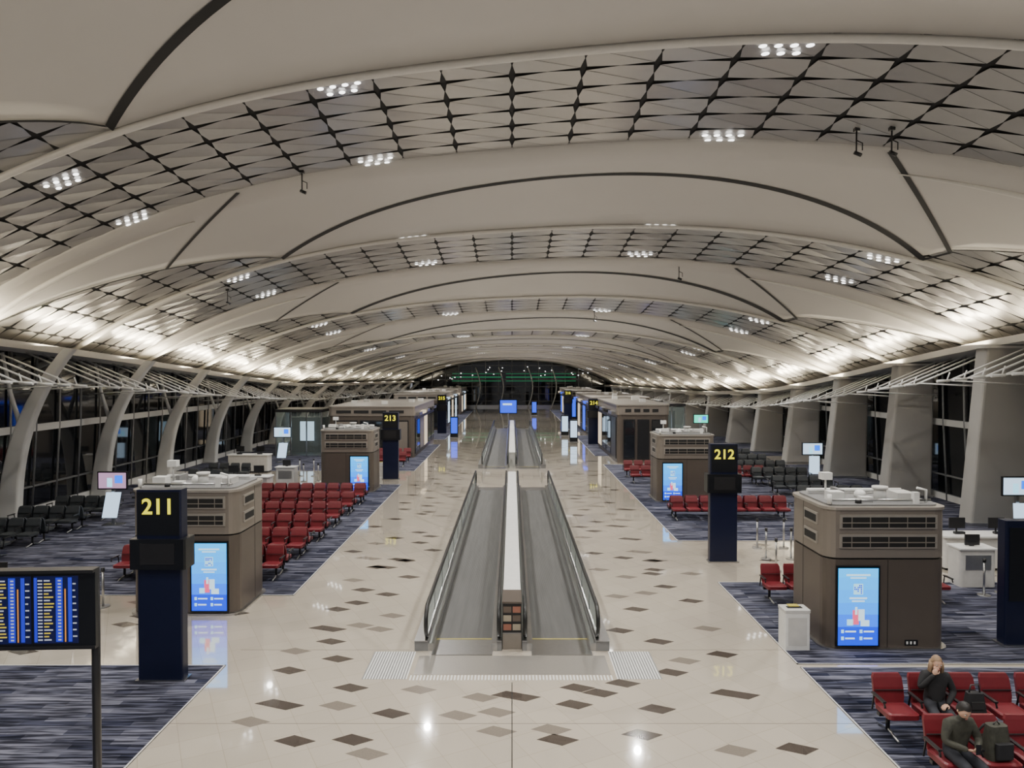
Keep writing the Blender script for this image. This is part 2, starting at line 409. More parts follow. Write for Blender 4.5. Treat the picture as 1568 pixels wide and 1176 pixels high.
def rh(x,y,k,m):
    s_=.97
    a=(.30*s_,.19*s_);b=(.42*s_*(1.6 if k>=1.5 else 1),-.2*s_*(1.3 if k>=1.5 else 1))
    c=(x-(a[0]+b[0])/2,y-(a[1]+b[1])/2)
    inl.face([(c[0],c[1],.0015),(c[0]+b[0],c[1]+b[1],.0015),(c[0]+a[0]+b[0],c[1]+a[1]+b[1],.0015),(c[0]+a[0],c[1]+a[1],.0015)],m)
for px,py,k in near:
    x,y=W2(px,py); rh(x,y,k,M_inA if k>=1 else M_inB)
y=21.5
r=0
while y<YF-4:
    for i in range(-4,5):
        x=i*1.35+(r%2)*.62+random.uniform(-.3,.3)
        if abs(x)>5.3 or (abs(x)<2.5 and y<78): continue
        if random.random()<.85: rh(x,y+random.uniform(-.3,.3),random.choice([1,1,0,1,2]),random.choice([M_inA,M_inA,M_inB]))
    y+=1.0; r+=1
for i in range(16): rh(random.uniform(-18,-6.5),random.uniform(14.8,18.4),1,random.choice([M_inA,M_inB]))
for i in range(14): rh(random.uniform(7,18),random.uniform(20.4,24.6),1,random.choice([M_inA,M_inB]))
inl.obj('floor_inlay_tiles')
jt=B()
jt.box(-.008,.008,8,13.6,.0,.002,M_black)
jt.box(-5.83,5.83,12.0,12.012,0,.0018,M_inB)
jt.box(-5.83,-2.2,15.2,15.212,0,.0018,M_inB); jt.box(2.2,5.83,15.2,15.212,0,.0018,M_inB)
jt.obj('floor_expansion_joint')
cb=B()
def carpet(x0,x1,y0,y1):
    b=cb; b.box(x0,x1,y0,y1,0,.012,M_carpet)
    for s_ in((x0,x0+.03) if x0>0 else (x1-.03,x1),): b.box(s_[0],s_[1],y0,y1,0,.014,M_offw)
    b.box(x0,x1,y0,y0+.03,0,.014,M_offw); b.box(x0,x1,y1-.03,y1,0,.014,M_offw)
for y0,y1 in((-8,14.4),(18.9,37.5),(42.5,58),(62,YF-8)): carpet(-20.1 if y1<62 else -15.6,-XB,y0,y1)
for y0,y1 in((-8,14.3),(14.45,20.1),(25,45.5),(50,66),(70,YF-8)): carpet(XB,20.1 if y1<67 else 15.6,y0,y1)
cb.obj('floor_carpet')

# ---------------------------------------------------------------- walkways
def walkway(xc,y0,y1):
    b=B(); hw=.62
    b.box(xc-hw,xc+hw,y0+.9,y1-.9,0,.02,M_pallet)
    b.box(xc-hw-.02,xc+hw+.02,y0,y0+.9,0,.022,M_steel); b.box(xc-hw,xc+hw,y1-.9,y1,0,.022,M_steel)
    b.box(xc-hw,xc+hw,y0+.84,y0+.9,.02,.028,mat('comb_yellow',(.35,.3,.1),.5))
    for sg in(-1,1):
        xs=xc+sg*.78
        out=1.03 if sg*xc>0 else .84
        xa,xb=sorted((xc+sg*hw,xc+sg*.74)); b.box(xa,xb,y0+.25,y1-.25,0,.16,M_steel)
        xa,xb=sorted((xc+sg*.74,xc+sg*out)); b.box(xa,xb,y0+.25,y1-.25,0,.22,M_grey)
        b.box(xa,xb,y0+.2,y1-.2,.22,.24,M_steel)
        R=.34; zc=.58; L=[]
        for i in range(9):
            a=math.pi*1.5-math.pi*i/8; L.append((y0+.2+R+R*math.cos(a),zc+R*math.sin(a)))
        for i in range(9):
            a=math.pi*.5-math.pi*i/8; L.append((y1-.2-R+R*math.cos(a),zc+R*math.sin(a)))
        b.face([(xs,p[0],p[1]) for p in L],M_glass)
        yy=y0+2
        while yy<y1-1: b.box(xs-.012,xs+.012,yy-.015,yy+.015,.22,.9,M_steel); yy+=1.8
        loop=[(xs,y0+.9,.25)]+[(xs,p[0],p[1]) for p in L]+[(xs,y1-.9,.25)]
        b.tube(loop,.045,M_rubber,8)
        b.tube([(xs,y0+.5,.88),(xs,y1-.5,.88)],.035,M_steel,6)
        b.tube([(xs,y0+.4,.28),(xs,y1-.4,.28)],.035,M_steel,6)
    return b.obj('moving_walkway')
for y0,y1 in((14.9,36.5),(43.5,74)):
    for xc in(-1.06,1.06): walkway(xc,y0,y1)
    b=B()
    b.box(-.19,.19,y0+1.3,y1-.6,0,.84,M_offw); b.prism(rrect(-.2,.2,y0+1.25,y1-.5,.05,2),.84,.9,M_white)
    b.obj('walkway_divider')
b=B()
b.box(-.2,.2,15.25,16.05,0,1.0,M_steel); b.box(-.2,.2,15.235,15.25,.36,.98,M_dark)
for i in range(3):
    for j in range(2):
        x=-.1+.2*j-.085; z=.42+.19*i
        b.box(x,x+.17,15.22,15.235,z,z+.13,mat('notice_%d'%((i+j)%3),[(.3,.12,.08),(.35,.3,.22),(.12,.09,.07)][(i+j)%3],.4))
b.box(-.21,.21,15.2,16.06,1.0,1.04,M_brown); b.box(-.2,.2,15.235,15.25,.0,.34,mat('case_panel',(.28,.25,.22),.3,.5))
b.obj('walkway_control_cabinet')
b=B(); b.box(-1.95,1.95,13.95,14.88,0,.006,mat('landing_plate',(.36,.34,.31),.3,.5,var=.1,scale=30))
for sg in(-1,1):
    for i in range(16):
        x0=sg*(2.05+.055*i); 
        b.box(min(x0,x0+sg*.025),max(x0,x0+sg*.025),13.75,15.1,0,.006,M_white)
        b.box(min(x0+sg*.025,x0+sg*.055),max(x0+sg*.025,x0+sg*.055),13.75,15.1,0,.004,M_grey)
for i in range(60):
    x=-2+4*i/60; b.box(x,x+.03,13.7,13.92,0,.006,M_white)
b.obj('landing_plate')

# ---------------------------------------------------------------- ad screen painter (front -Y, at y)
def ad(b,x0,x1,z0,z1,y):
    b.box(x0-.04,x1+.04,y-.02,y+.02,z0-.03,z1+.05,M_pblack)
    y-=.024; w=x1-x0;h=z1-z0
    def q(a,c,d,e,m,o=0): b.face([(x0+w*a,y-o,z0+h*d),(x0+w*c,y-o,z0+h*d),(x0+w*c,y-o,z0+h*e),(x0+w*a,y-o,z0+h*e)],m)
    ed=[1,.88,.72,.55,.4,.24,0]
    for i in range(6): q(0,1,ed[i+1],ed[i],AD[i])
    q(.2,.8,.90,.925,M_adw,.002); q(.3,.7,.865,.885,M_adw,.002)
    q(.38,.62,.66,.80,M_adl,.002)
    for i in range(5):
        for j in range(5):
            if random.random()<.5: q(.4+.04*i,.43+.04*i,.67+.024*j,.69+.024*j,AD[5],.003)
    q(.28,.72,.60,.625,M_adw,.002); q(.34,.66,.565,.585,M_adw,.002)
    q(.36,.52,.27,.46,M_adp,.003); q(.22,.38,.26,.34,M_adl,.003); q(.5,.66,.32,.47,M_adw,.003); q(.56,.78,.25,.33,M_adw,.004); q(.42,.48,.40,.50,M_adw,.005)
    for a,c,d in((.1,.45,.17),(.56,.9,.17),(.1,.42,.08),(.56,.86,.08)): q(a+.08,c,d,d+.022,M_adw,.002); q(a-.02,a+.05,d-.01,d+.035,M_adl,.002)
def kiosk(mir,seed):
    random.seed(seed); b=B(); W=2.62; D=2.0
    b.prism(rrect(-.08,W+.08,-.08,D+.08,.35),0,.05,M_steel)
    b.prism(rrect(0,W,0,D,.3),.05,1.95,M_brown,False)  # darker brown lower body, with its shadow put into the colour
    b.prism(rrect(.03,W-.03,.03,D-.03,.3),1.95,1.99,M_black)
    b.prism(rrect(0,W,0,D,.3),1.99,3.02,M_taupe)
    b.prism(rrect(-.03,W+.03,-.03,D+.03,.32),3.02,3.08,M_frame)
    b.prism(rrect(.1,W-.1,.1,D-.1,.25),3.08,3.12,M_grey)
    def X(a,c): return (a,c) if not mir else (W-c,W-a)
    for z in(2.20,2.62):
        x0,x1=X(.28,2.36)
        b.box(x0,x1,-.035,0,z,z+.30,M_frame)
        b.box(x0+.05,x1-.05,-.04,-.01,z+.03,z+.25,M_black)
        b.box(x0+.03,x1-.03,-.055,-.01,z+.12,z+.14,M_taupe)
        for i in range(5):
            xx=x0+.05+(x1-x0-.1)*(i+.5)/5; b.box(xx-.01,xx+.01,-.045,-.01,z+.03,z+.25,M_taupe)
    for z in(2.20,2.62):
        for xa,xb in((-.035,.0),(W,W+.035)):
            b.box(xa,xb,.4,1.1,z,z+.26,M_frame)
            xc=(xa-.006,xa+.02) if xa<0 else (xb-.02,xb+.006)
            b.box(xc[0],xc[1],.45,1.05,z+.05,z+.21,M_black)
    x0,x1=X(1.32,1.332); b.box(x0,x1,-.004,.01,.06,1.95,M_black)
    for xa in(-.004,W-.004): b.box(xa,xa+.008,1.2,1.212,.06,3.0,M_black)
    x0,x1=X(.24,1.10); ad(b,x0,x1,.12,1.78,-.03)
    x0,x1=X(1.7,1.98); b.box(x0,x1,-.012,0,.10,.22,M_pblack)
    for i in range(3): b.box(x0+.03+.08*i,x0+.07+.08*i,-.016,-.01,.13,.19,M_white)
    b.box(.3,.62,.5,.8,3.12,3.32,M_white); b.box(.9,1.15,.3,.5,3.12,3.24,M_white)
    b.tube([(1.5,.7,3.12),(1.5,.7,3.36)],.13,M_white,14); b.tube([(1.5,.7,3.36),(1.5,.7,3.42)],.17,M_offw,14)
    b.box(1.85,2.25,.6,1.1,3.12,3.28,M_offw); b.tube([(.5,1.2,3.12),(.5,1.2,3.55)],.025,M_white,8); b.box(.38,.62,1.1,1.3,3.5,3.66,M_white)
    b.tube([(.2,.3,3.18),(2.4,.3,3.18)],.03,M_steel,6); b.tube([(.2,1.5,3.2),(2.4,1.5,3.2)],.05,M_white,8)
    b.tube([(2.3,.3,3.12),(2.3,.3,3.4),(2.1,.3,3.45)],.03,M_white,6)
    b.ell((1.2,1.0,3.18),(.13,.13,.12),M_white); b.box(2.0,2.12,.22,.34,3.12,3.36,M_white); b.box(.7,.8,.9,1.4,3.12,3.3,M_grey)
    b.tube([(.15,.2,3.12),(.15,.2,3.32)],.05,M_white,8); b.tube([(.8,.25,3.12),(.8,.25,3.2)],.07,M_dark,8)
    return b.mesh('kiosk')
kL=kiosk(True,1); kR=kiosk(False,2)
inst(kR,'ventilation_kiosk',(6.74,15.2,0)); inst(kR,'ventilation_kiosk',(6.65,32.4,0))
inst(kL,'ventilation_kiosk',(-6.75-2.62,17.4,0)); inst(kL,'ventilation_kiosk',(-6.85-2.62,35,0))

def text(s,size,loc,m,parent,name,off=.012):
    c=bpy.data.curves.new(name,'FONT'); c.body=s; c.size=size; c.align_x='CENTER'; c.offset=off; c.extrude=.004
    o=bpy.data.objects.new(name,c); COL.objects.link(o); o.data.materials.append(m)
    o.rotation_euler=(math.pi/2,0,0); o.location=loc; o.parent=parent; return o
def pylon(num,x,y):
    b=B()
    b.box(-.48,.48,-.16,.16,0,.04,M_steel)
    b.prism(rrect(-.43,.43,-.13,.13,.03,2),.04,2.2,M_navy)
    b.prism(rrect(-.535,.535,-.22,.22,.03,2),2.2,2.78,M_pblack)
    b.prism(rrect(-.43,.43,-.15,.15,.03,2),2.78,3.72,M_navy)
    b.box(-.40,.40,-.158,-.15,2.85,3.68,M_pblack)
    b.box(-.33,.33,-.226,-.22,2.3,2.7,M_dark)
    o=b.obj('gate_number_pylon',(x,y,0))
    text(num,.42,(0,-.165,3.26),M_yel,o,'digits',.008)
    return o
for n_,x,y in(('211',-6.78,13.75),('212',6.62,22.3),('213',-6.7,39.3),('214',6.65,58.),('215',-6.7,68.),('216',6.6,84)): pylon(n_,x,y)
b=B(); b.prism(rrect(-.5,.5,-.14,.14,.03,2),0,2.75,M_navy); b.box(-.42,.42,-.15,-.13,1.0,2.6,M_pblack); b.box(-.55,.55,-.2,.2,0,.05,M_steel); b.obj('information_pylon',(11.2,15.5,0))

# ---------------------------------------------------------------- seating
def seatrow(n,m,key):
    b=B(); pw=.60
    L=n*pw
    b.box(.05,L-.05,.02,.10,.30,.36,M_dark)
    for i in range(n):
        x=i*pw
        b.prism(rrect(x+.045,x+pw-.045,-.30,.20,.07,3),.385,.46,m,True)
        b.prism(rrect(x+.06,x+pw-.06,-.28,.18,.06,3),.46,.475,m,False,top=rrect(x+.09,x+pw-.09,-.25,.15,.05,3))
        b.box(x+.10,x+pw-.10,-.2,.15,.355,.385,M_dark)
        def bk(z,y,t):
            return [(x+.05+t,y),(x+pw-.05-t,y),(x+pw-.05-t,y+.05),(x+.05+t,y+.05)]
        zs=[(.44,.17,.02),(.55,.19,0),(.70,.22,0),(.84,.265,.005),(.90,.29,.035)]
        for (z0,y0,t0),(z1,y1,t1) in zip(zs,zs[1:]):
            b.prism(bk(z0,y0,t0),z0,z1,m,False,top=bk(z1,y1,t1))
        b.box(x+.06,x+pw-.06,.175,.2,.66,.668,M_dark)
    for i in range(n+1):
        x=i*pw
        b.tube([(x,.16,.36),(x,.10,.63),(x,-.22,.64),(x,-.25,.56)],.016,M_dark,6)
        b.box(x-.028,x+.028,-.24,.14,.635,.66,M_dark)
    k=[0.35*pw]+([L/2] if n>3 else [])+[L-.35*pw]
    for x in k:
        b.tube([(x,.06,.33),(x,.06,.06)],.035,M_dark,8)
        b.tube([(x,-.28,.02),(x,.06,.09),(x,.36,.02)],.022,M_steel,6)
    return b.mesh(key)
ROW={}
def row(n,red,x,y,back=False):
    k=(n,red)
    if k not in ROW: ROW[k]=seatrow(n,M_red if red else M_blk,'seat_row_mesh')
    if not back: inst(ROW[k],'airport_seat_row',(x,y,.012))
    else: inst(ROW[k],'airport_seat_row',(x+n*.6,y,.012),math.pi)
row(5,True,6.0,11.6); row(4,True,6.02,10.15)
for y in(20.4,22.7,25.0,27.3,29.6,31.9):
    row(8,True,-11.4,y); row(8,True,-11.4,y+.72,True)
row(8,True,6.5,18.4); row(8,True,6.4,28.6); row(8,True,6.4,29.35,True)
row(3,True,6.3,38); row(3,True,6.3,40.2); row(6,True,10,38)
row(4,True,-9,44.5); row(4,True,-9,46.6)
for y in(19.8,22.0,24.2,26.4,28.6):
    row(4,False,-18.6,y)
    if y>20: row(4,False,-18.6,y+.72,True)
for y in(31.5,34,36.5,39): row(4,False,-16.8,y)
for y in(28,31,34,37,40,43,46,49): row(5,False,12.6,y+.2); row(5,False,12.6,y+.95,True)
row(4,False,13.5,12.5)

b=B(); b.prism(rrect(-.27,.27,-.2,.2,.03,3),.0,.80,M_white); b.prism(rrect(-.28,.28,-.21,.21,.03,3),.80,.86,M_offw); b.box(-.16,.16,-.06,.06,.855,.87,M_black); b.box(-.2,.2,-.205,-.2,.1,.7,M_offw)
b.box(-.1,.12,.02,.16,.86,.885,mat('yellow_label',(.6,.5,.08),.5)); bm=b.mesh('bin')
inst(bm,'litter_bin',(6.12,15.35,.012)); inst(bm,'litter_bin',(-7.35,39.9,0)) ; inst(bm,'litter_bin',(12.6,22.8,0))

b=B(); b.tube([(0,0,0),(0,0,.03)],.16,M_steel,16); b.tube([(0,0,.03),(0,0,.95)],.03,M_steel,10); b.tube([(0,0,.9),(0,0,1.0)],.045,M_dark,10); sm=b.mesh('stanchion')
for x,y in((7.9,21.2),(8.6,21.2),(9.3,21.4),(8.1,22.6),(8.9,22.6),(9.7,22.8),(10.5,21.4),(8.3,24),(9.2,24),(12.6,18.9),(13.2,19.1),(13.9,18.9)): inst(sm,'queue_barrier_post',(x,y,0))
for x,y in((-10.4,18.0),(-11.2,17.0),(-10.5,38.5),(-11.3,38.5),(-12.1,38.5),(-10.5,40.5),(-11.3,40.5),(-12.1,40.5)): inst(sm,'queue_barrier_post',(x,y,0))
b=B()
for i in range(2): b.tube([(-3.3*i,0,0),(-3.3*i,0,1.0)],.035,M_steel,8)
b.tube([(0,0,1.0),(-3.3,0,1.0)],.03,M_steel,8); b.tube([(0,0,.55),(-3.3,0,.55)],.02,M_steel,8); b.face([(0,0,.1),(-3.3,0,.1),(-3.3,0,.95),(0,0,.95)],M_glass)
gb=b.mesh('glass_barrier'); inst(gb,'glass_barrier',(-10.2,16.4,0)); inst(gb,'glass_barrier',(17.2,17.6,0))

def desk():
    b=B()
    b.prism(rrect(-1.2,1.2,-.35,.35,.1,4),.08,1.0,M_offw); b.prism(rrect(-1.25,1.25,-.42,.4,.12,4),1.0,1.05,M_white); b.prism(rrect(-1.15,1.15,-.3,.3,.1,3),0,.08,M_dark)
    for x in(-.6,.6):
        b.tube([(x,.1,1.05),(x,.1,1.25)],.025,M_dark,6); b.box(x-.24,x+.24,.06,.1,1.2,1.52,M_dark); b.box(x-.22,x+.22,.1,.103,1.22,1.5,M_whiteglow)
        b.box(x-.15,x+.15,-.1,.02,1.05,1.12,M_dark)
    return b.mesh('desk')
dm=desk()
for x,y in((14.2,21.6),(-12.6,33.6),(-15.6,42.3)): inst(dm,'gate_counter',(x,y,.0))
def lowdesk():
    b=B()
    b.prism(rrect(-.5,.5,-.3,.3,.08,3),0,1.05,M_offw); b.box(-.52,.52,-.34,.32,1.05,1.09,M_white); b.box(-.2,.2,-.05,0,1.12,1.42,M_dark); b.box(-.06,.06,-.03,.03,1.09,1.2,M_dark)
    b.box(-.35,.35,-.315,-.3,.5,.9,M_steel)
    return b.mesh('ld')
lm=lowdesk()
for x,y in((12.9,19.9),(14.4,19.4),(15.9,20.4),(-12.3,17),(-11.6,36.6)): inst(lm,'boarding_podium',(x,y,0))
def totem(x,y,c1,h=1.9):
    b=B(); b.prism(rrect(-.35,.35,-.25,.25,.05,3),0,.05,M_steel); b.box(-.06,.06,-.04,.04,.05,h,M_steel)
    b.box(-.58,.58,-.07,-.0,h-.25,h+.45,M_dark); b.box(-.53,.53,-.078,-.07,h-.2,h+.40,c1)
    b.box(-.2,.0,-.082,-.078,h-.15,h+.2,M_adl); b.box(.1,.4,-.082,-.078,h,h+.3,AD[4])
    b.prism([(-.28,-.32),(.28,-.32),(.28,-.27),(-.28,-.27)],.35,1.3,M_whiteglow,False,top=[(-.2,-.14),(.36,-.14),(.36,-.09),(-.2,-.09)])
    b.obj('television_stand',(x,y,0))
totem(-15.5,27.6,M_purp,1.65); totem(-15,46.5,M_whiteglow,1.9); totem(18.0,25.3,M_whiteglow,1.8); totem(16.6,39.3,M_whiteglow,1.6); totem(14.6,55,M_teal,2.2)

# ---------------------------------------------------------------- shops
def shop(x0,x1,y0,y1,h,front,side,inner):
    b=B()
    b.prism(rrect(x0,x1,y0,y1,.25,4),0,h-.6,M_brown); b.prism(rrect(x0-.04,x1+.04,y0-.04,y1+.04,.27,4),h-.6,h,M_taupe); b.prism(rrect(x0-.08,x1+.08,y0-.08,y1+.08,.27,4),h,h+.08,M_frame)
    w=x1-x0
    for i in range(3):
        a=x0+.3+(w-.6)*i/3+.08; c=a+(w-.6)/3-.16
        b.box(a,c,y0-.06,y0-.0,.25,h-.9,M_dark); b.box(a+.06,c-.06,y0-.07,y0-.06,.35,h-1.0,front[i%len(front)])
    for i in range(4):
        a=x0+.5+(w-1)*i/4; b.box(a,a+(w-1)/4-.2,y0-.06,y0-.04,h-.42,h-.22,M_black)
    xi=x1 if inner>0 else x0
    L=y1-y0; n=max(2,int(L/2.4))
    for i in range(n):
        a=y0+.3+(L-.6)*i/n+.1; c=a+(L-.6)/n-.2
        xa,xb=sorted((xi,xi+inner*.05)); b.box(xa,xb,a,c,.25,h-.8,M_dark)
        xa,xb=sorted((xi+inner*.05,xi+inner*.06)); b.box(xa,xb,a+.08,c-.08,.35,h-.95,side[i%len(side)])
        xa,xb=sorted((xi,xi+inner*.3)); b.box(xa,xb,a+.3,c-.3,h-.62,h-.42,side[(i+1)%len(side)] if i%2 else M_steel)
    for i in range(5):
        xx=random.uniform(x0+.5,x1-.8); yy=random.uniform(y0+.4,y1-.8); b.box(xx,xx+.4,yy,yy+.4,h+.08,h+.3,M_white)
    b.obj('retail_shop')
shop(-12.6,-6.75,49,61.5,3.5,[M_taupe,M_night,M_taupe],[M_night,M_taupe,M_shopglow,M_night],1)
shop(6.85,10.2,46.2,56.5,3.75,[M_night,M_dark,M_night],[M_dark,M_night,M_night,M_shopglow],-1)
shop(-12,-7.0,72,92,3.6,[M_whiteglow,M_shopglow,M_night],[M_shopglow,M_night,M_whiteglow,M_night],1)
shop(7.0,12,62,78,3.6,[M_whiteglow,M_night,M_blueglow],[M_shopglow,M_night,M_blueglow,M_night],-1)
shop(7.0,11,88,104,3.5,[M_blueglow,M_night,M_shopglow],[M_shopglow,M_blueglow,M_night],-1)
shop(-11,-7.0,98,110,3.5,[M_shopglow,M_night,M_whiteglow],[M_shopglow,M_night,M_whiteglow],1)
b=B(); b.box(-1.6,1.6,0,3,0,.06,M_steel)
for x in(-1.6,-.55,.55,1.6): b.box(x-.04,x+.04,-.04,.04,.06,3.1,M_steel)
b.box(-1.66,1.66,-.06,3.06,3.1,3.3,M_dark)
b.face([(-1.55,0,.1),(1.55,0,.1),(1.55,0,3.1),(-1.55,0,3.1)],M_glass); b.face([(-1.6,0,.1),(-1.6,3,.1),(-1.6,3,3.1),(-1.6,0,3.1)],M_glass); b.face([(1.6,0,.1),(1.6,3,.1),(1.6,3,3.1),(1.6,0,3.1)],M_glass)
b.box(-.5,.5,2.0,2.1,.9,2.3,M_whiteglow); b.box(-1.3,1.3,2.2,3,.06,2.6,M_dark)
bmh=b.mesh('cabin')
inst(bmh,'glass_cabin',(-15.0,50,0)); inst(bmh,'glass_cabin',(12.6,58.5,0))
b=B(); b.prism(rrect(-.5,.5,-.2,.2,.05,3),0,.08,M_steel); b.box(-.08,.08,-.05,.05,.08,1.4,M_steel); b.box(-.95,.95,-.1,.1,1.4,2.9,M_pblack); b.box(-.88,.88,-.112,-.1,1.47,2.83,M_blueglow); b.box(-.6,.4,-.116,-.112,2.3,2.5,M_adw)
b.obj('directory_screen',(-.4,77,0))
for y,x in((60,5.2),(66,4.9),(64,-5.2),(96,3)):
    b=B(); b.prism(rrect(-.35,.35,-.12,.12,.04,3),0,1.9,M_pblack); b.box(-.28,.28,-.13,-.12,.4,1.8,M_whiteglow if y%8 else M_blueglow); b.box(-.4,.4,-.2,.2,0,.05,M_steel)
    b.obj('digital_display_totem',(x,y,0))

# ---------------------------------------------------------------- flight board
b=B(); random.seed(3)
b.tube([(0,0,0),(0,0,3.35)],.055,M_dark,10); b.tube([(-2.55,0,0),(-2.55,0,3.35)],.055,M_dark,10)
b.prism(rrect(-.2,.2,-.2,.2,.05,3),0,.03,M_steel); b.prism(rrect(-2.75,-2.35,-.2,.2,.05,3),0,.03,M_steel)
b.box(-2.6,.05,-.10,.0,2.33,3.32,M_pblack); b.box(-2.6,.05,-.16,.02,3.32,3.36,M_dark); b.box(-2.6,.05,-.12,.02,2.29,2.33,M_dark)
fb_bg=emi('board_bg',(.004,.006,.05),1); fb_bl=emi('board_blue',(.02,.03,.55),1.3); fb_w=emi('board_white',(.8,.85,.95),.7); fb_y=emi('board_yellow',(1,.75,.05),.8); fb_o=emi('board_orange',(1,.35,.02),1.1)
for k in range(4):
    x0=-.14-.6-k*.61; x1=x0+.57; yy=-.104
    b.box(x0,x1,yy,yy+.004,2.37,3.27,fb_bg)
    def q(a,c,z0,z1,m,o=.002): b.face([(x0+a,yy-o,z0),(x0+c,yy-o,z0),(x0+c,yy-o,z1),(x0+a,yy-o,z1)],m)
    q(.28,.37,2.39,3.25,fb_bl); q(.0,.04,2.39,3.25,fb_bl); q(.44,.49,2.39,3.25,fb_bl); q(.395,.41,2.39,3.1,fb_o)
    for r in range(19):
        z=3.22-.044*r
        q(.05,.11,z-.018,z,fb_w,.004)
        q(.13,.13+random.uniform(.06,.13),z-.018,z,fb_y if r%3 else fb_w,.004)
        q(.31,.35,z-.018,z,fb_w,.004)
        if r%2: q(.50,.50+random.uniform(.03,.06),z-.018,z,fb_w,.004)
b.obj('flight_information_board',(-5.62,9.55,.0),math.radians(3))

for u,v in((-6.3,20.2),(8.6,19.6),(9.3,19.4),(7.6,34),(-13,30),(5.2,46)):
    x,y,z=P(u,v,-.05); b=B(); b.tube([(0,0,0),(0,0,-.55)],.02,M_dark,6); b.tube([(-.05,0,-.55),(.12,0,-.62)],.05,M_dark,8); b.tube([(0,0,-.25),(.15,0,-.32),(.15,0,-.5)],.015,M_dark,6); b.box(-.06,.06,-.06,.06,-.03,.1,M_dark)
    b.obj('ceiling_camera',(x,y,z))

# ---------------------------------------------------------------- people
def segdist(p,a,b):
    ab=b-a; t=max(0,min(1,(p-a).dot(ab)/max(1e-9,ab.length_squared))); return (p-(a+ab*t)).length
def hand(b,w,d,nrm,side,curl):
    w=Vector(w); d=Vector(d).normalized(); nrm=Vector(nrm); nrm=(nrm-d*nrm.dot(d)).normalized(); sd=d.cross(nrm)*side
    c=w+d*.045
    def pf(a,bb):
        th=2*math.pi*a; ph=math.pi*bb
        return c+sd*(math.cos(th)*math.sin(ph)*.040)+nrm*(math.sin(th)*math.sin(ph)*.016)+d*(math.cos(ph)*.052)
    b.grid(pf,12,8,M_skin)
    for i,l in enumerate((.068,.078,.073,.056)):
        o=c+d*.035+sd*(.029-.019*i); pts=[o]; dd=d.copy()
        for s_ in(.45,.32,.23):
            ang=curl*(.8 if s_==.45 else 1.0); dd=(dd*math.cos(ang)+nrm*math.sin(ang)).normalized() if len(pts)<4 else dd
            pts.append(pts[-1]+dd*l*s_)
        b.tube(pts,[.0095,.009,.008,.006],M_skin,7)
    o=c-d*.02+sd*.032; p1=o+(sd*.7+d*.6+nrm*.3).normalized()*.035; p2=p1+(d*.9+nrm*.4).normalized()*.03
    b.tube([o,p1,p2],[.011,.010,.007],M_skin,7)
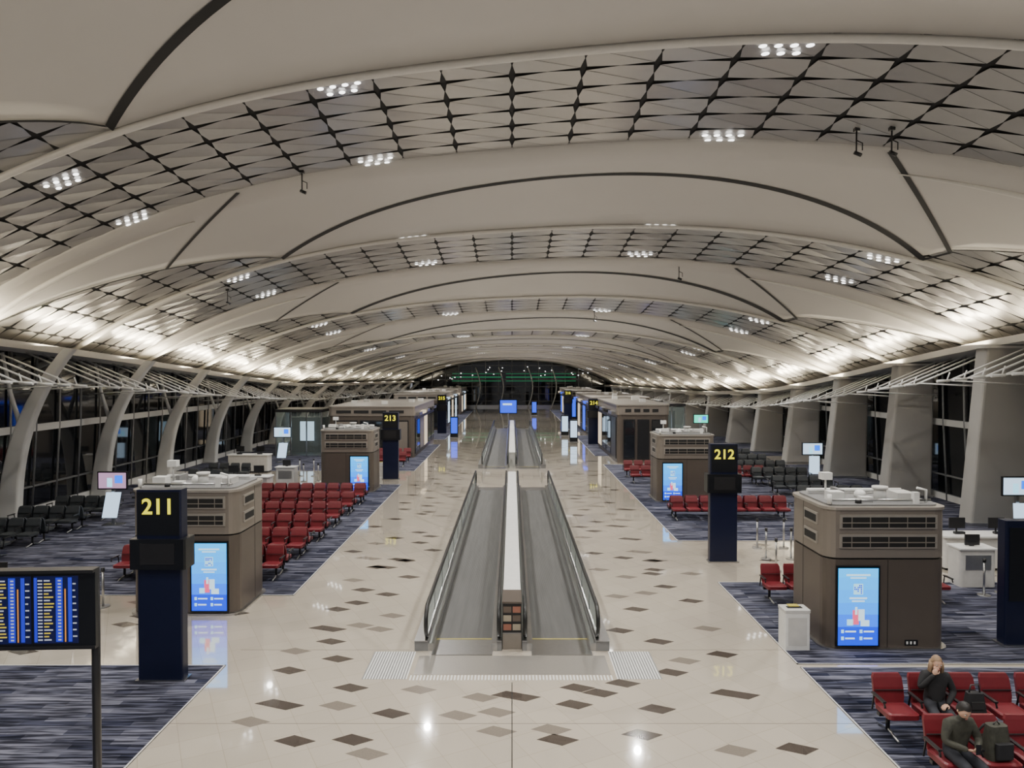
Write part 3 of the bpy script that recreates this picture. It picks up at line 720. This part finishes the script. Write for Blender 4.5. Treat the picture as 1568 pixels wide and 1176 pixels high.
def person(name,loc,rz,top,hair,longhair,pose):
    e=bpy.data.objects.new(name,None); COL.objects.link(e); e.location=loc; e.rotation_euler[2]=rz
    lean=pose.get('lean',0)
    def ln(p):
        x,y,z=p; dz=z-.52
        return Vector((x,y-math.sin(lean)*dz,.52+dz*math.cos(lean)))
    J={'pel':Vector((0,.0,.55)),'sp':ln((0,.02,.75)),'ch':ln((0,.03,.93)),'nk':ln((0,.01,1.09)),'hd':ln((0,-.01,1.16))}
    J['sR']=ln((-.17,.02,1.02));J['sL']=ln((.17,.02,1.02))
    J['eR'],J['wR']=[Vector(p) for p in pose['R']]; J['eL'],J['wL']=[Vector(p) for p in pose['L']]
    for s_,sg in(('R',-1),('L',1)):
        J['h'+s_]=Vector((sg*.09,-.03,.545)); J['k'+s_]=Vector((sg*.12,-.46,.54)); J['c'+s_]=Vector((sg*.125,-.45,.33)); J['a'+s_]=Vector((sg*.13,-.42,.09)); J['t'+s_]=Vector((sg*.145,-.60,.045))
    rad={'pel':.15,'sp':.15,'ch':.165,'nk':.06,'hd':.05,'s':.085,'e':.058,'w':.036,'h':.10,'k':.07,'c':.06,'a':.045,'t':.04}
    bones=[('pel','sp',top),('sp','ch',top),('ch','nk',top),('nk','hd',M_skin)]
    for s_ in'RL': bones+=[('ch','s'+s_,top),('s'+s_,'e'+s_,top),('e'+s_,'w'+s_,top),('pel','h'+s_,M_trs),('h'+s_,'k'+s_,M_trs),('k'+s_,'c'+s_,M_trs),('c'+s_,'a'+s_,M_trs),('a'+s_,'t'+s_,M_shoe)]
    keys=list(J); me=bpy.data.meshes.new('sk'); me.from_pydata([J[k] for k in keys],[(keys.index(a),keys.index(c)) for a,c,_ in bones],[])
    o=bpy.data.objects.new('body',me); COL.objects.link(o)
    sk=o.modifiers.new('s','SKIN'); sk.use_smooth_shade=True
    for i,k in enumerate(keys):
        r=rad.get(k) or rad[k[0]]; sv=me.skin_vertices[0].data[i]
        sv.radius=(r,r*.8) if k in('pel','sp','ch') else (r,r); sv.use_root=(k=='pel')
    ss=o.modifiers.new('ss','SUBSURF'); ss.levels=2; ss.render_levels=2
    dg=bpy.context.evaluated_depsgraph_get(); m2=bpy.data.meshes.new_from_object(o.evaluated_get(dg)); bpy.data.objects.remove(o)
    ms=[top,M_trs,M_skin,M_shoe]; m2.materials.clear()
    for m in ms: m2.materials.append(m)
    for p in m2.polygons:
        c=p.center; best=min(bones,key=lambda q:segdist(c,J[q[0]],J[q[1]])-(rad.get(q[0]) or rad[q[0][0]])*.6); p.material_index=ms.index(best[2]); p.use_smooth=True
    bo=bpy.data.objects.new('body',m2); COL.objects.link(bo); bo.parent=e
    hb=B()
    def hf(p):
        x,y,z=p
        if z<0: x*=1-.32*(-z)**1.5; y=y*(1-.15*(-z)) - .12*(-z)*(1 if y<0 else .3)
        if y<0 and abs(x)<.22 and -.35<z<.12: y-=.20*(1-abs(x)/.22)*(1-abs(z+.2)/.4 if abs(z+.2)<.4 else 0)
        if y<0 and .0<z<.2 and .2<abs(x)<.6: y+=.06
        return Vector((x,y,z))
    hb.ell((0,0,0),(.076,.096,.118),M_skin,28,20,hf)
    for sg in(-1,1):
        hb.ell((sg*.030,-.083,.008),(.013,.009,.008),M_eyew,10,6); hb.ell((sg*.030,-.091,.008),(.006,.004,.006),M_hairk,8,6)
        hb.tube([(sg*.016,-.094,.028),(sg*.03,-.096,.032),(sg*.046,-.085,.027)],.0035,hair,5)
        hb.ell((sg*.078,.008,-.008),(.010,.018,.030),M_skin,8,8)
    hb.ell((0,-.098,-.062),(.022,.008,.007),M_lip,10,6)
    def hg(a,c):
        th=2*math.pi*a; ph=(math.pi*.60)*c
        x,y,z=math.cos(th)*math.sin(ph),math.sin(th)*math.sin(ph),math.cos(ph)
        if y<0 and z<.55:
            t=min(1,(-y)*1.6); z=z+(.55-z)*t; s_=math.sqrt(max(.0,1-z*z))/max(1e-4,math.hypot(x,y)); x*=s_; y*=s_
        return (x*.086,y*.105+.006,z*.128+.006)
    hb.grid(hg,28,14,hair)
    if longhair:
        for i in range(15):
            a=math.radians(-12+204*i/14); x0,y0=.084*math.cos(a),.098*math.sin(a)
            hb.tube([(x0,y0,.02),(x0*1.08,y0*1.05,-.07),(x0*1.1,y0*.95+.01,-.17),(x0*.95,y0*.8+.01,-.24)],[.022,.025,.022,.008],hair,7)
    ho=hb.obj('head',tuple(ln((0,-.015,1.245))),0,e); ho.rotation_euler[0]=pose.get('nod',0)+lean*.6; ho.rotation_euler[2]=pose.get('turn',0)
    hh=B()
    for s_,sg in(('R',-1),('L',1)):
        w=J['w'+s_]; d,nn=pose['h'+s_]; hand(hh,w,d,nn,pose.get('ts'+s_,1),pose.get('curl',.5))
    if pose.get('phone'):
        px,py,pz=pose['phone']; hh.box(px-.036,px+.036,py-.006,py+.006,pz-.07,pz+.07,M_dark)
    hh.obj('hands',(0,0,0),0,e)
    return e
person('seated_woman',(6.92,11.55,.0),math.radians(-12),M_jblk,M_hairl,True,dict(lean=.05,nod=.12,turn=.1,
   R=[(-.25,-.08,.82),(-.07,-.17,1.10)],L=[(.27,-.02,.78),(.10,-.24,.66)],
   hR=((.25,.1,.9),(.3,.9,.1)),hL=((-.7,-.6,-.1),(0,0,-1)),curl=.5,tsR=-1))
person('seated_man',(6.34,10.1,0),math.radians(5),M_jcam,M_hairk,False,dict(lean=.22,nod=.4,
   R=[(-.26,-.14,.78),(-.06,-.36,.76)],L=[(.26,-.14,.78),(.06,-.36,.76)],
   hR=((.35,-.8,.3),(.4,.2,.8)),hL=((-.35,-.8,.3),(-.4,.2,.8)),curl=.6,tsR=-1,phone=(0,-.46,.82)))
b=B(); b.prism(rrect(-.17,.17,-.09,.09,.05,4),0,.30,M_jblk,False,top=rrect(-.13,.13,-.06,.06,.04,4)); b.tube([(-.09,0,.29),(-.06,0,.42),(.06,0,.42),(.09,0,.29)],.012,M_shoe,6); b.box(-.1,.1,-.10,-.08,.06,.18,M_shoe)
hbm=b.mesh('handbag'); inst(hbm,'handbag',(7.5,11.45,.49)); inst(hbm,'handbag',(6.62,10.85,.014),.3)
b=B(); b.prism(rrect(-.19,.19,-.13,.13,.07,4),0,.46,M_jcam,False,top=rrect(-.14,.14,-.08,.08,.06,4)); b.prism(rrect(-.13,.13,-.19,-.12,.03,3),.05,.26,M_jblk); b.tube([(-.05,0,.46),(0,0,.51),(.05,0,.46)],.01,M_shoe,6)
b.tube([(-.1,.1,.42),(-.11,.2,.28),(-.1,.12,.05)],.018,M_jblk,6); b.tube([(.1,.1,.42),(.11,.2,.28),(.1,.12,.05)],.018,M_jblk,6)
bp_=b.mesh('backpack'); inst(bp_,'backpack',(6.92,10.08,.49),.1); inst(bp_,'backpack',(7.45,10.85,.014),-.4)
b=B(); b.prism(rrect(-.2,.2,-.13,.13,.05,4),.05,.62,M_jblk); 
for x in(-.15,.15):
    for y_ in(-.09,.09): b.tube([(x-.012,y_,.03),(x+.012,y_,.03)],.03,M_rubber,10)
b.tube([(-.09,.1,.6),(-.09,.1,.95),(.09,.1,.95),(.09,.1,.6)],.012,M_steel,6)
for i in range(4): b.box(-.17+.1*i,-.15+.1*i,-.137,-.128,.1,.58,M_dark)
b.obj('cabin_suitcase',(7.15,9.35,.012))

# ---------------------------------------------------------------- lights
def lamp(name,typ,loc,e,col,**k):
    l=bpy.data.lights.new(name,typ); l.energy=e; l.color=col
    for a,v in k.items(): setattr(l,a,v)
    o=bpy.data.objects.new(name,l); COL.objects.link(o); o.location=loc; return o
for x,y,z,r in lights:
    if y>105: continue
    far=y>60
    if far and r==5: continue
    outer=abs(x)>9
    lamp('downlight','SPOT',(x,y,z-.08),(1050 if outer else 2100)*(1.4 if far else 1),(1,.965,.91),spot_size=math.radians(140),spot_blend=.9,shadow_soft_size=.14)
for sg in(-1,1):
    y=3.
    while y<112:
        W=Wf(y); z_=ze(sg,y+2.6); dy=4.6
        o=lamp('cove_light','AREA',(sg*(W-.85),y+2.6,z_-.36),(270 if y<60 else 140),(1,.87,.64),shape='RECTANGLE',size=.12,size_y=4.4)
        sl=(ze(sg,y+5)-ze(sg,y))/5
        zl=-Vector((-sg*.25,0,.95)).normalized(); yl=Vector((0,1,sl)); xl=yl.cross(zl).normalized(); yl=zl.cross(xl).normalized()
        o.rotation_euler=Matrix((xl,yl,zl)).transposed().to_euler()
        y+=6.2
w=bpy.data.worlds.new('ambient_fill'); S.world=w; w.use_nodes=True
bg=w.node_tree.nodes['Background']; bg.inputs[0].default_value=(.95,.96,1,1); bg.inputs[1].default_value=.25  # pale ambient fill, added to light the hall softly from its open near end

cam=bpy.data.cameras.new('camera'); co=bpy.data.objects.new('camera',cam); COL.objects.link(co)
cam.sensor_width=36; cam.lens=1090/1568*36; cam.clip_end=500; cam.clip_start=.05
co.location=(0,0,6); co.rotation_euler=(math.pi/2-20/1090,0,0)
S.camera=co
